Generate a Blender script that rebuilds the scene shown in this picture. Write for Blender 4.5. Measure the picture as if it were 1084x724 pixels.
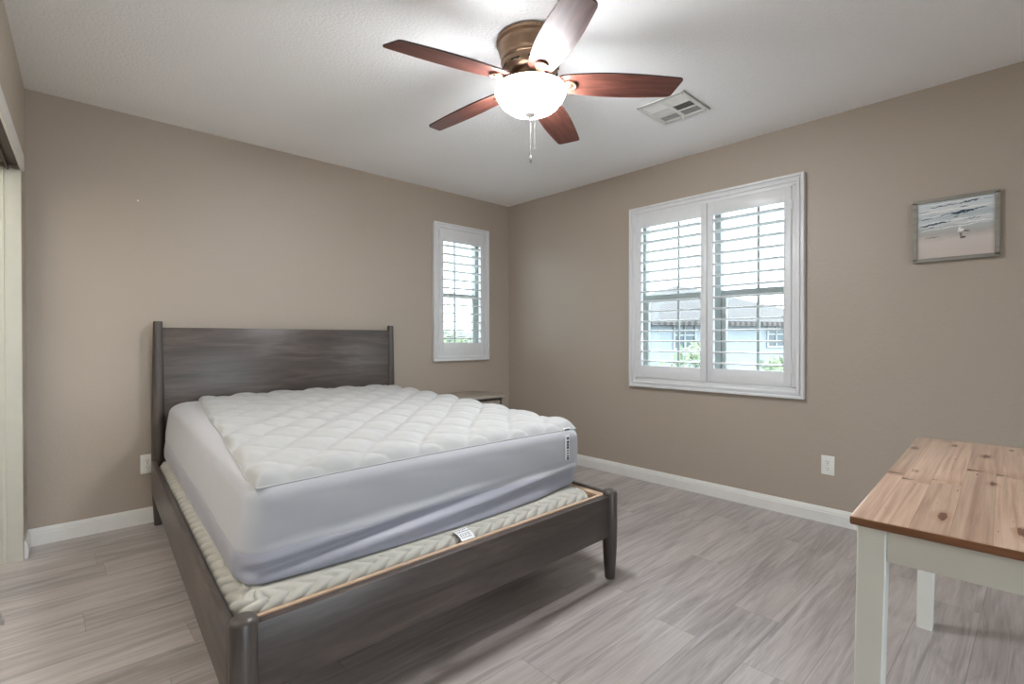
import bpy, bmesh, math, random
from mathutils import Vector, Matrix
R = math.radians
random.seed(7)
sc = bpy.context.scene
for o in list(bpy.data.objects): bpy.data.objects.remove(o)
col = sc.collection

# ------------------------------------------------------------------ camera, world, exposure
EXPOSURE = 1.85
SKY = 2.7
LAMP = 30.5
CLOSET_FILL = 15.5  # energy of the fill light added in the closet
cam = bpy.data.cameras.new('camera'); co = bpy.data.objects.new('camera', cam); col.objects.link(co)
cam.sensor_width = 36.0; cam.sensor_fit = 'HORIZONTAL'; cam.lens = 36 * 530.3 / 1084
cam.clip_start = 0.02; cam.clip_end = 300
co.location = (0, 0, 1.109)
co.rotation_mode = 'QUATERNION'
yaw, pitch, roll = R(43.185), R(-0.359), R(0.056)
co.rotation_quaternion = (Matrix.Rotation(-yaw, 3, 'Z') @ Matrix.Rotation(R(90) + pitch, 3, 'X') @ Matrix.Rotation(-roll, 3, 'Z')).to_quaternion()
sc.camera = co
w = bpy.data.worlds.new('sky'); sc.world = w; w.use_nodes = True
bg = w.node_tree.nodes['Background']; bg.inputs[0].default_value = (0.76, 0.89, 1.0, 1); bg.inputs[1].default_value = SKY
sc.view_settings.view_transform = 'Standard'; sc.view_settings.look = 'None'
sc.view_settings.gamma = 1; sc.view_settings.use_curve_mapping = False
sc.view_settings.exposure = EXPOSURE
sc.cycles.diffuse_bounces = 8; sc.cycles.max_bounces = 14; sc.cycles.transparent_max_bounces = 16
sc.cycles.caustics_reflective = False; sc.cycles.caustics_refractive = False
sc.cycles.sample_clamp_indirect = 6.0

XR, YB, H = 3.442, 3.717, 2.44
XL0, KL = -0.061, 0.047             # left wall: x = XL0 + KL * (y - YB)
YF = -3.2                          # the wall behind the camera
def xl(y): return XL0 + KL * (y - YB)

def portal(name, loc, rot, sx, sy):
    l = bpy.data.lights.new(name, 'AREA'); l.shape = 'RECTANGLE'; l.size = sx; l.size_y = sy
    l.cycles.is_portal = True
    o = bpy.data.objects.new(name, l); col.objects.link(o); o.location = loc; o.rotation_euler = rot
portal('sky_portal', (XR + 0.15, 1.64, 1.43), (0, R(90), 0), 1.4, 1.3)
portal('sky_portal', (2.84, YB + 0.15, 1.53), (R(-90), 0, 0), 0.65, 1.25)
FILL_OPEN = (0.0, 1.6, 0.0, 2.2)       # unseen opening added behind the camera to let in fill daylight
portal('sky_portal', ((FILL_OPEN[0] + FILL_OPEN[1]) / 2, YF - 0.12, (FILL_OPEN[2] + FILL_OPEN[3]) / 2), (R(90), 0, 0), FILL_OPEN[1] - FILL_OPEN[0], FILL_OPEN[3] - FILL_OPEN[2])

# ------------------------------------------------------------------ materials
def S(r, g, b):                     # sRGB 0..255 -> linear
    return tuple(((c / 255) / 12.92 if c / 255 <= .04045 else ((c / 255 + .055) / 1.055) ** 2.4) for c in (r, g, b)) + (1,)
class NT:
    def __init__(s, name):
        s.m = bpy.data.materials.new(name); s.m.use_nodes = True; s.t = s.m.node_tree; s.n = s.t.nodes; s.l = s.t.links
        s.b = s.n['Principled BSDF']
    def node(s, typ, **kw):
        n = s.n.new(typ)
        for k, v in kw.items(): setattr(n, k, v)
        return n
    def set(s, n, k, v):
        if hasattr(v, 'is_output') or isinstance(v, bpy.types.NodeSocket): s.l.new(v, n.inputs[k])
        else: n.inputs[k].default_value = v
    def math(s, op, a, b=None, c=None):
        n = s.node('ShaderNodeMath', operation=op); s.set(n, 0, a)
        if b is not None: s.set(n, 1, b)
        if c is not None: s.set(n, 2, c)
        return n.outputs[0]
    def coord(s, scale=(1, 1, 1), loc=(0, 0, 0), rot=(0, 0, 0), kind='Object'):
        t = s.node('ShaderNodeTexCoord'); m = s.node('ShaderNodeMapping'); s.l.new(t.outputs[kind], m.inputs[0])
        m.inputs['Scale'].default_value = scale; m.inputs['Location'].default_value = loc; m.inputs['Rotation'].default_value = rot
        return m.outputs[0]
    def noise(s, vec, scale=5, detail=3, rough=.5, dist=0):
        n = s.node('ShaderNodeTexNoise'); s.set(n, 'Vector', vec); s.set(n, 'Scale', scale); s.set(n, 'Detail', detail); s.set(n, 'Roughness', rough); s.set(n, 'Distortion', dist)
        return n.outputs['Fac']
    def ramp(s, fac, stops):
        n = s.node('ShaderNodeValToRGB'); s.set(n, 0, fac); e = n.color_ramp.elements
        while len(e) < len(stops): e.new(.5)
        for k, (p, c) in enumerate(stops): e[k].position = p; e[k].color = c if len(c) == 4 else tuple(c) + (1,)
        return n.outputs['Color']
    def mix(s, fac, a, b, blend='MIX'):
        n = s.node('ShaderNodeMix', data_type='RGBA', blend_type=blend); s.set(n, 0, fac)
        s.set(n, 6, a); s.set(n, 7, b); return n.outputs[2]
    def bump(s, h, strength=.2, dist=.002):
        n = s.node('ShaderNodeBump'); s.set(n, 'Height', h); s.set(n, 'Strength', strength); s.set(n, 'Distance', dist)
        s.l.new(n.outputs[0], s.b.inputs['Normal'])
    def base(s, c, rough=.5, metal=0, spec=.5, **kw):
        s.set(s.b, 'Base Color', c); s.set(s.b, 'Roughness', rough); s.set(s.b, 'Metallic', metal); s.set(s.b, 'Specular IOR Level', spec)
        for k, v in kw.items(): s.set(s.b, k, v)
        return s.m

def plain(name, c, rough=.5, metal=0, spec=.5, var=.06, scale=20, bump=0, bscale=200, bdist=.001):
    t = NT(name); n = t.noise(t.coord(), scale, 3)
    lo = tuple(x * (1 - var) for x in c[:3]) + (1,); hi = tuple(min(1, x * (1 + var)) for x in c[:3]) + (1,)
    m = t.base(t.ramp(n, [(.3, lo), (.7, hi)]), rough, metal, spec)
    if bump: t.bump(t.noise(t.coord(), bscale, 2), bump, bdist)
    return m

def wall_mat(name, c):
    t = NT(name)
    n1 = t.noise(t.coord(), 1.2, 3)
    c0 = tuple(x * .97 for x in c[:3]) + (1,)
    t.base(t.mix(n1, c, c0), .46, 0, .5)
    a = t.noise(t.coord(), 95, 2, .5); b = t.noise(t.coord(), 38, 2, .5)
    h = t.math('ADD', t.math('MULTIPLY', t.math('SMOOTH_MAX', a, .45, .1), .7), t.math('MULTIPLY', b, .5))
    t.bump(h, .5, .004)
    return t.m
M = {}
M['wall'] = wall_mat('tan wall paint', S(172, 159, 145))
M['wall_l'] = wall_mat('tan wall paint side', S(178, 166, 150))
def ceil_mat():
    t = NT('white ceiling texture'); t.base(S(249, 249, 249), .8, 0, .2)
    a = t.noise(t.coord(), 75, 3, .55); t.bump(t.ramp(a, [(.42, (0, 0, 0)), (.6, (1, 1, 1))]), .3, .004); return t.m
M['ceiling'] = ceil_mat()
def floor_mat():
    t = NT('grey oak plank flooring')
    tc = t.node('ShaderNodeTexCoord'); sep = t.node('ShaderNodeSeparateXYZ'); t.l.new(tc.outputs['Object'], sep.inputs[0])
    x, y = sep.outputs[0], sep.outputs[1]
    yy = t.math('DIVIDE', t.math('ADD', y, 10.684), .178)
    row = t.math('FLOOR', yy)
    wn = t.node('ShaderNodeTexWhiteNoise', noise_dimensions='1D'); t.set(wn, 'W', t.math('ADD', row, .37))
    xx = t.math('ADD', t.math('DIVIDE', t.math('ADD', x, 20.0), 1.22), t.math('MULTIPLY', wn.outputs['Value'], 7.0))
    pl = t.math('FLOOR', xx)
    cb = t.node('ShaderNodeCombineXYZ'); t.set(cb, 0, row); t.set(cb, 1, pl)
    wp = t.node('ShaderNodeTexWhiteNoise', noise_dimensions='2D'); t.l.new(cb.outputs[0], wp.inputs['Vector'])
    tone = wp.outputs['Value']
    # grain, shifted per plank
    g = t.node('ShaderNodeCombineXYZ'); t.set(g, 0, t.math('ADD', t.math('MULTIPLY', x, 1.1), t.math('MULTIPLY', tone, 31.0)))
    t.set(g, 1, t.math('ADD', t.math('MULTIPLY', y, 14.0), t.math('MULTIPLY', tone, 17.0))); t.set(g, 2, tone)
    n1 = t.noise(g.outputs[0], 1.5, 6, .62, 1.2)
    g2 = t.node('ShaderNodeCombineXYZ'); t.set(g2, 0, t.math('MULTIPLY', x, 6)); t.set(g2, 1, t.math('MULTIPLY', y, 160)); t.set(g2, 2, t.math('MULTIPLY', tone, 9))
    n2 = t.noise(g2.outputs[0], 1.0, 3, .6)
    g3 = t.node('ShaderNodeCombineXYZ'); t.set(g3, 0, t.math('ADD', t.math('MULTIPLY', x, .6), t.math('MULTIPLY', tone, 11))); t.set(g3, 1, t.math('MULTIPLY', y, 3)); t.set(g3, 2, tone)
    n3 = t.noise(g3.outputs[0], 1.4, 3, .5, .6)
    c = t.ramp(n1, [(.28, S(132, 122, 118)), (.44, S(166, 157, 154)), (.58, S(190, 182, 179)), (.76, S(206, 199, 196))])
    c = t.mix(t.math('MULTIPLY', t.ramp(n2, [(.4, (0, 0, 0)), (.68, (1, 1, 1))]), .32), c, S(118, 108, 104))
    c = t.mix(t.ramp(n3, [(.35, (0, 0, 0)), (.7, (.5, .5, .5))]), c, S(196, 185, 178))
    hs = t.node('ShaderNodeHueSaturation'); t.set(hs, 'Color', c); t.set(hs, 'Value', t.math('MULTIPLY_ADD', tone, .22, .86)); t.set(hs, 'Saturation', .95)
    fy = t.math('FRACT', yy); fx = t.math('FRACT', xx)
    dy = t.math('MULTIPLY', t.math('MINIMUM', fy, t.math('SUBTRACT', 1.0, fy)), .178)
    dx = t.math('MULTIPLY', t.math('MINIMUM', fx, t.math('SUBTRACT', 1.0, fx)), 1.22)
    d = t.math('MINIMUM', dx, dy)
    seam = t.math('LESS_THAN', d, .0011)
    c2 = t.mix(t.math('MULTIPLY', seam, .45), hs.outputs[0], S(70, 60, 55))
    t.base(c2, t.math('MULTIPLY_ADD', n2, .10, .27), 0, .75)
    t.bump(t.math('SUBTRACT', t.math('MULTIPLY', n2, .35), seam), .25, .001)
    return t.m
M['floor'] = floor_mat()
M['white_trim'] = plain('white semi gloss trim paint', S(226, 224, 219), .35, 0, .5, .02)
M['shutter'] = plain('white shutter paint', S(222, 222, 223), .32, 0, .5, .015)
M['vinyl'] = plain('taupe vinyl window frame', S(150, 152, 148), .45, 0, .4, .03)
M['closet_paint'] = plain('cream closet jamb paint', S(194, 191, 177), .45, 0, .4, .02)
M['closet_dark'] = plain('closet interior paint', S(214, 208, 198), .7, 0, .2, .05)
M['track'] = plain('dark closet track and soffit shade', S(92, 78, 68), .45, .2, .5, .04)  # dark brown puts the shade under the header into the colour
def glass_mat():
    t = NT('thin window glass'); out = t.n['Material Output']
    tr = t.node('ShaderNodeBsdfTransparent'); tr.inputs[0].default_value = (.93, .96, .95, 1)
    gl = t.node('ShaderNodeBsdfGlossy'); gl.inputs['Roughness'].default_value = .02
    mx = t.node('ShaderNodeMixShader'); mx.inputs[0].default_value = .05
    t.l.new(tr.outputs[0], mx.inputs[1]); t.l.new(gl.outputs[0], mx.inputs[2]); t.l.new(mx.outputs[0], out.inputs[0]); return t.m
M['glass'] = glass_mat()

def wood_mat(name, dark, mid, light, axis=0, stretch=(1.2, 14, 14), rough=.4, seed=0., spec=.45, scale=2.2, fine=.3):
    t = NT(name)
    sc_ = {0: stretch, 1: (stretch[1], stretch[0], stretch[2]), 2: (stretch[1], stretch[2], stretch[0])}[axis]
    v = t.coord(sc_, (seed, seed * 1.7, seed * .3))
    n1 = t.noise(v, scale, 5, .6, .8); n2 = t.noise(v, scale * 9, 3, .6)
    c = t.ramp(n1, [(.3, dark), (.5, mid), (.72, light)])
    c = t.mix(t.math('MULTIPLY', n2, fine), c, dark)
    t.base(c, rough, 0, spec); t.bump(n2, .08, .001); return t.m
M['bed_wood'] = wood_mat('dark grey brown stained wood', S(64, 55, 51), S(83, 73, 68), S(104, 92, 85), 0, (1.0, 9, 9), .36)
M['bed_wood_v'] = wood_mat('dark grey brown stained wood upright', S(64, 57, 53), S(80, 72, 67), S(96, 87, 81), 2, (1.0, 9, 9), .34, 3)
M['bed_wood_y'] = wood_mat('dark grey brown stained wood rail', S(66, 58, 54), S(82, 73, 68), S(100, 90, 84), 1, (1.0, 9, 9), .36, 5)
M['raw_wood'] = wood_mat('raw pine strip', S(166, 136, 110), S(196, 168, 142), S(212, 188, 164), 0, (1.0, 12, 12), .55, 2)
M['night_wood'] = wood_mat('weathered grey oak', S(140, 130, 118), S(166, 156, 142), S(184, 175, 162), 0, (1, 12, 12), .5, 4)
M['night_dark'] = plain('dark drawer border laminate', S(52, 46, 42), .5)  # dark inset border of the drawer fronts
M['blade_wood'] = wood_mat('reddish walnut fan blade', S(76, 42, 36), S(106, 64, 54), S(128, 82, 68), 0, (1.2, 11, 11), .42, 1, .35, 3)
M['blade_edge'] = plain('dark fan blade edge', S(52, 34, 30), .5)
M['bronze'] = plain('brushed bronze fan metal', S(150, 124, 102), .34, .85, .5, .05)
M['nickel'] = plain('pewter metal', S(104, 100, 96), .5, .35, .5, .04)
M['slot'] = plain('black slot', S(30, 27, 25), .7)
def bowl_mat():
    t = NT('lit alabaster glass bowl'); t.base(S(250, 246, 238), .25, 0, .5)
    n = t.noise(t.coord(), 9, 4)
    t.set(t.b, 'Emission Color', t.ramp(n, [(.3, (.95, .97, 1)), (.7, (.94, .975, 1))])); t.set(t.b, 'Emission Strength', LAMP)
    return t.m
M['bowl'] = bowl_mat()
def fabric(name, c, rough=.85, scale=900, bump=.15, sheen=.2):
    t = NT(name); n = t.noise(t.coord(), 6, 3)
    t.base(t.mix(n, c, tuple(x * .95 for x in c[:3]) + (1,)), rough, 0, .25)
    t.set(t.b, 'Sheen Weight', sheen); t.bump(t.noise(t.coord(), scale, 2), bump, .0006); return t.m
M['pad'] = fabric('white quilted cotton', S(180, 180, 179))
M['skirt'] = fabric('pale stretch knit skirt', S(182, 182, 186), .7)
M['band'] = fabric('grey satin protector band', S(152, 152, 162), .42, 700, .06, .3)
M['spring'] = fabric('cream damask border fabric', S(180, 177, 168), .7, 300, .3)
M['tag'] = plain('white paper tag', S(232, 232, 232), .6, 0, .3, .02)
M['ink'] = plain('dark print ink', S(70, 74, 84), .6, 0, .3, .1)
M['plastic'] = plain('white outlet plastic', S(232, 230, 224), .35, 0, .5, .015)
M['table_white'] = plain('white painted table base', S(222, 222, 214), .42, 0, .45, .03, 6)
def pine_top():
    t = NT('oiled knotty pine boards')
    tc = t.node('ShaderNodeTexCoord'); sep = t.node('ShaderNodeSeparateXYZ'); t.l.new(tc.outputs['Object'], sep.inputs[0])
    x, y = sep.outputs[0], sep.outputs[1]
    yy = t.math('DIVIDE', t.math('ADD', y, 5.0), .062); row = t.math('FLOOR', yy)
    sh = t.math('FRACT', t.math('MULTIPLY', t.math('SINE', t.math('MULTIPLY', row, 12.9898)), 437.585))
    xx = t.math('ADD', t.math('DIVIDE', t.math('ADD', x, 9.0), .74), sh); pl = t.math('FLOOR', xx)
    cb = t.node('ShaderNodeCombineXYZ'); t.set(cb, 0, row); t.set(cb, 1, pl)
    wp = t.node('ShaderNodeTexWhiteNoise', noise_dimensions='2D'); t.l.new(cb.outputs[0], wp.inputs['Vector']); tone = wp.outputs['Value']
    g = t.node('ShaderNodeCombineXYZ'); t.set(g, 0, t.math('ADD', t.math('MULTIPLY', x, 1.2), t.math('MULTIPLY', tone, 23.0)))
    t.set(g, 1, t.math('MULTIPLY', y, 40.0)); t.set(g, 2, t.math('MULTIPLY', tone, 5.0))
    n1 = t.noise(g.outputs[0], 1.5, 5, .55, .35)
    c = t.ramp(n1, [(.3, S(184, 134, 98)), (.5, S(214, 170, 134)), (.72, S(230, 192, 158))])
    hs = t.node('ShaderNodeHueSaturation'); t.set(hs, 'Color', c); t.set(hs, 'Value', t.math('MULTIPLY_ADD', tone, .30, .77)); t.set(hs, 'Saturation', .76)
    c = hs.outputs[0]
    fx = t.math('FRACT', xx); fy = t.math('FRACT', yy)
    dx = t.math('MULTIPLY', fx, .74); dy = t.math('MULTIPLY', t.math('MINIMUM', fy, t.math('SUBTRACT', 1.0, fy)), .062)
    sm = t.math('LESS_THAN', dy, .0007)
    c = t.mix(t.math('MULTIPLY', sm, .35), c, S(120, 76, 48))
    # dark branch knot beside some board joints
    kn = t.noise(g.outputs[0], 5.0, 3, .6)
    sc2 = t.node('ShaderNodeSeparateColor'); t.l.new(wp.outputs['Color'], sc2.inputs[0])
    e1 = t.math('ABSOLUTE', t.math('SUBTRACT', dx, t.math('MULTIPLY_ADD', kn, .02, .02)))
    wdt = t.math('MULTIPLY_ADD', t.math('SUBTRACT', fy, sc2.outputs[0]), .020, .0045)
    k = t.math('MULTIPLY', t.math('LESS_THAN', e1, wdt), t.math('GREATER_THAN', sc2.outputs[1], .12))
    halo = t.math('MULTIPLY', t.ramp(t.math('DIVIDE', e1, .07), [(0, (.55, .55, .55)), (1, (0, 0, 0))]), t.math('GREATER_THAN', sc2.outputs[1], .12))
    c = t.mix(t.math('MULTIPLY', halo, .6), c, S(160, 106, 68))
    c = t.mix(t.math('MULTIPLY', k, .85), c, S(92, 58, 38))
    vk = t.node('ShaderNodeCombineXYZ'); t.set(vk, 0, t.math('MULTIPLY', x, 5.2)); t.set(vk, 1, t.math('MULTIPLY', y, 15.0)); t.set(vk, 2, 0.0)
    vo = t.node('ShaderNodeTexVoronoi', voronoi_dimensions='2D'); t.l.new(vk.outputs[0], vo.inputs['Vector']); t.set(vo, 'Scale', 1.0)
    vs_ = t.node('ShaderNodeSeparateColor'); t.l.new(vo.outputs['Color'], vs_.inputs[0])
    rad = t.math('MULTIPLY', t.math('MULTIPLY_ADD', vs_.outputs[1], .10, .05), t.math('GREATER_THAN', vs_.outputs[0], .62))
    dd_ = t.math('ADD', vo.outputs['Distance'], t.math('MULTIPLY_ADD', kn, .34, -.17))
    kh = t.math('SUBTRACT', 1.0, t.math('DIVIDE', dd_, t.math('MULTIPLY_ADD', rad, 2.6, .0001)))
    c = t.mix(t.math('MULTIPLY', t.math('MAXIMUM', 0.0, t.math('MINIMUM', kh, 1.0)), .75), c, S(164, 112, 74))
    c = t.mix(t.math('MULTIPLY', t.math('LESS_THAN', dd_, rad), .8), c, S(98, 64, 44))
    t.base(c, .3, 0, .5); t.bump(n1, .06, .001); return t.m
M['pine'] = pine_top()
M['pine_edge'] = wood_mat('darker pine end grain', S(112, 72, 48), S(136, 92, 62), S(156, 110, 78), 1, (2, 20, 20), .45)
M['frame_grey'] = wood_mat('grey washed picture frame', S(128, 124, 116), S(144, 140, 131), S(158, 154, 145), 1, (2, 20, 20), .55)
def sea_mat():
    t = NT('watercolour beach print')
    v = t.coord((1, 1, 1)); sep = t.node('ShaderNodeSeparateXYZ'); t.l.new(v, sep.inputs[0])
    n = t.noise(t.coord((1, 5, 22)), 3.0, 4, .6, .6)
    z = t.math('ADD', t.math('DIVIDE', sep.outputs[2], .29), t.math('MULTIPLY_ADD', n, .18, -.09))
    c = t.ramp(z, [(0, S(196, 184, 176)), (.3, S(204, 194, 188)), (.42, S(176, 170, 164)), (.52, S(178, 182, 180)), (.62, S(208, 212, 212)), (.74, S(178, 188, 192)), (.84, S(218, 221, 221)), (1, S(192, 202, 206))])
    t.base(c, .4, 0, .4); return t.m
M['sea'] = sea_mat()
M['stroke'] = plain('dark blue paint stroke', S(62, 82, 96), .5, 0, .3, .3, 60)
M['foam'] = plain('white paint stroke', S(236, 236, 234), .5, 0, .3, .05, 60)
M['bird_dark'] = plain('brown paint stroke', S(86, 66, 58), .5, 0, .3, .1)
M['stucco'] = wall_mat('grey blue house stucco', S(134, 140, 148))
M['stucco_pale'] = wall_mat('pale house stucco', S(160, 166, 160))
def roof_mat():
    t = NT('clay tile roof'); wv = t.node('ShaderNodeTexWave', wave_type='BANDS', bands_direction='X'); t.set(wv, 'Vector', t.coord()); t.set(wv, 'Scale', 1.2); t.set(wv, 'Distortion', .4)
    w2 = t.node('ShaderNodeTexWave', wave_type='BANDS', bands_direction='Z'); t.set(w2, 'Vector', t.coord()); t.set(w2, 'Scale', 3.0)
    f = t.math('MULTIPLY', wv.outputs['Fac'], t.math('MULTIPLY_ADD', w2.outputs['Fac'], .5, .5))
    t.base(t.ramp(f, [(.1, S(66, 60, 60)), (.6, S(100, 94, 92))]), .8, 0, .2); t.bump(f, .6, .05); return t.m
M['roof'] = roof_mat()
M['house_glass'] = plain('dark house window', S(52, 64, 72), .15, 0, .5, .1)
M['house_trim'] = plain('white house trim', S(150, 152, 152), .6)
M['leaf'] = plain('pale desert shrub leaves', S(120, 128, 100), .7, 0, .3, .3, 3)
M['bark'] = plain('grey bark', S(80, 72, 64), .8)
M['gravel'] = plain('pale desert gravel', S(104, 101, 95), .9, 0, .2, .15, 3)
M['rubber'] = plain('grey metal and plastic guide', S(150, 146, 140), .4, .3)

# ------------------------------------------------------------------ mesh helpers
class MB:
    def __init__(s): s.v = []; s.f = []; s.mi = []; s.sm = []
    def add(s, verts, faces, mi=0, smooth=False):
        b = len(s.v); s.v += [Vector(p) for p in verts]
        for f in faces: s.f.append([b + i for i in f]); s.mi.append(mi); s.sm.append(smooth)
        return s
    def box(s, x0, x1, y0, y1, z0, z1, bev=0., mi=0, M4=None, seg=2):
        bm = bmesh.new(); bmesh.ops.create_cube(bm, size=1)
        for v in bm.verts:
            v.co = Vector((x0 + (v.co.x + .5) * (x1 - x0), y0 + (v.co.y + .5) * (y1 - y0), z0 + (v.co.z + .5) * (z1 - z0)))
        if bev > 0: bmesh.ops.bevel(bm, geom=bm.edges[:], offset=bev, segments=seg, profile=.5, affect='EDGES')
        return s.bm(bm, mi, M4, bev > 0)
    def bm(s, bm, mi=0, M4=None, smooth=False):
        bm.verts.index_update(); vs = [v.co.copy() for v in bm.verts]
        if M4 is not None: vs = [M4 @ v if isinstance(M4, Matrix) else Vector(M4(v)) for v in vs]
        fs = [[v.index for v in f.verts] for f in bm.faces]; bm.free()
        return s.add(vs, fs, mi, smooth)
    def lathe(s, prof, seg=48, c=(0, 0, 0), mi=0, M4=None, smooth=True):
        # prof: (r, z) from top or bottom; caps closed where r = 0
        vs = []; fs = []
        rings = []
        for r, z in prof:
            if r < 1e-6: rings.append([len(vs)]); vs.append(Vector((0, 0, z)))
            else:
                rings.append(list(range(len(vs), len(vs) + seg)))
                vs += [Vector((r * math.cos(2 * math.pi * k / seg), r * math.sin(2 * math.pi * k / seg), z)) for k in range(seg)]
        for a, b in zip(rings, rings[1:]):
            for k in range(seg):
                k2 = (k + 1) % seg
                if len(a) == 1 and len(b) == 1: continue
                if len(a) == 1: fs.append([a[0], b[k2], b[k]])
                elif len(b) == 1: fs.append([a[k], a[k2], b[0]])
                else: fs.append([a[k], a[k2], b[k2], b[k]])
        vs = [v + Vector(c) if M4 is None else M4 @ v for v in vs]
        return s.add(vs, fs, mi, smooth)
    def tube(s, pts, r, seg=10, mi=0):
        pts = [Vector(p) for p in pts]; vs = []; fs = []
        for i, p in enumerate(pts):
            d = (pts[min(i + 1, len(pts) - 1)] - pts[max(i - 1, 0)]).normalized()
            u = d.orthogonal().normalized() if i == 0 else (u - d * u.dot(d)).normalized()
            q = d.cross(u); rr = r[i] if isinstance(r, (list, tuple)) else r
            vs += [p + (u * math.cos(2 * math.pi * k / seg) + q * math.sin(2 * math.pi * k / seg)) * rr for k in range(seg)]
        for i in range(len(pts) - 1):
            for k in range(seg):
                a = i * seg + k; b = i * seg + (k + 1) % seg; fs.append([a, b, b + seg, a + seg])
        fs.append(list(range(seg))[::-1]); fs.append(list(range((len(pts) - 1) * seg, len(pts) * seg)))
        return s.add(vs, fs, mi, True)
    def prism(s, poly, axis, a, b, mi=0):
        # poly: 2D points; extruded along axis from a to b
        def P(p, h):
            return {0: (h, p[0], p[1]), 1: (p[0], h, p[1]), 2: (p[0], p[1], h)}[axis]
        n = len(poly); vs = [P(p, a) for p in poly] + [P(p, b) for p in poly]
        fs = [[i, (i + 1) % n, (i + 1) % n + n, i + n] for i in range(n)] + [list(range(n))[::-1], list(range(n, 2 * n))]
        return s.add(vs, fs, mi)
    def map(s, f):
        s.v = [Vector(f(v)) for v in s.v]; return s

def wloc(o):
    p = Vector((0, 0, 0))
    while o is not None: p += o.location; o = o.parent
    return p
def build(name, mb, mats, parent=None, origin=None, sharp=35, fix=True):
    me = bpy.data.meshes.new(name)
    base = wloc(parent) if parent is not None else Vector((0, 0, 0))
    loc = Vector(origin) - base if origin is not None else Vector((0, 0, 0))
    off = base + loc
    me.from_pydata([tuple(v - off) for v in mb.v], [], mb.f)
    if fix:
        bm = bmesh.new(); bm.from_mesh(me); bmesh.ops.recalc_face_normals(bm, faces=bm.faces[:]); bm.to_mesh(me); bm.free()
    if not isinstance(mats, (list, tuple)): mats = [mats]
    for m in mats: me.materials.append(m)
    for p, mi, sm in zip(me.polygons, mb.mi, mb.sm): p.material_index = mi; p.use_smooth = sm
    if any(mb.sm): me.set_sharp_from_angle(angle=R(sharp))
    o = bpy.data.objects.new(name, me); col.objects.link(o); o.location = loc
    if parent is not None: o.parent = parent
    return o
def tag(o, label=None, cat=None, group=None, kind=None):
    if label: o['label'] = label
    if cat: o['category'] = cat
    if group: o['group'] = group
    if kind: o['kind'] = kind
    return o
def thing(name, loc, label, cat, group=None, kind=None):
    o = bpy.data.objects.new(name, None); o.empty_display_size = .1; col.objects.link(o); o.location = loc
    return tag(o, label, cat, group, kind)
def struct(name, mb, mats, label=None, parent=None, **kw):
    o = build(name, mb, mats, parent, **kw)
    if parent is None: o['kind'] = 'structure'
    if label: o['label'] = label
    return o

# ------------------------------------------------------------------ room shell
T = .14
def wall_with_holes(axis, pos, thick, a0, a1, z0, z1, holes):
    """wall slab; axis 0: plane x = pos (a runs along y); axis 1: plane y = pos (a along x)."""
    mb = MB(); A = sorted({a0, a1, *[h for q in holes for h in q[:2]]}); Z = sorted({z0, z1, *[h for q in holes for h in q[2:]]})
    for i in range(len(A) - 1):
        for j in range(len(Z) - 1):
            ca, cz = (A[i] + A[i + 1]) / 2, (Z[j] + Z[j + 1]) / 2
            if any(q[0] < ca < q[1] and q[2] < cz < q[3] for q in holes): continue
            lo, hi = min(pos, pos + thick), max(pos, pos + thick)
            if axis == 0: mb.box(lo, hi, A[i], A[i + 1], Z[j], Z[j + 1])
            else: mb.box(A[i], A[i + 1], lo, hi, Z[j], Z[j + 1])
    return mb
W2 = (1.062, 2.228, .780, 2.090)    # opening behind the wide window (y0, y1, z0, z1)
W1 = (2.567, 3.112, .955, 2.104)    # opening behind the narrow window (x0, x1, z0, z1)
XMIN = -1.2
struct('floor', MB().box(XMIN, XR + T, YF - T, YB + T, -.12, 0), M['floor'], 'grey oak plank floor')
struct('ceiling', MB().box(XMIN, XR + T, YF - T, YB + T, H, H + .12), M['ceiling'], 'white textured ceiling')
struct('wall_back', wall_with_holes(1, YB, T, XMIN, XR + T, 0, H, [W1]), M['wall'], 'tan wall behind the bed')
struct('wall_right', wall_with_holes(0, XR, T, YF - T, YB, 0, H, [W2]), M['wall'], 'tan wall with the wide window')
struct('wall_front', wall_with_holes(1, YF - T, T, XMIN, XR, 0, H, [FILL_OPEN]), M['wall'], 'tan wall behind the viewer')
# left wall with the closet opening: built straight, then swung about the far corner
CY0, CY1, CZ = 1.15, 3.515, 1.985
ang = math.atan(KL)
def swing(v):
    return (XL0 + (v.x - XL0) + KL * (v.y - YB), v.y, v.z)
mb = wall_with_holes(0, XL0, -.11, YF, YB, 0, H, [(CY0, CY1, 0, CZ)]).map(swing)
struct('wall_left', mb, M['wall_l'], 'tan side wall with the closet opening')
mb = MB()
mb.box(XL0 - .74, XL0 - .70, CY0 - .3, YB, 0, H); mb.box(XL0 - .70, XL0 - .11, CY0 - .3, CY0 - .26, 0, H)
mb.map(swing); struct('wall_closet', mb, M['closet_dark'], 'closet interior walls')
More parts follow.
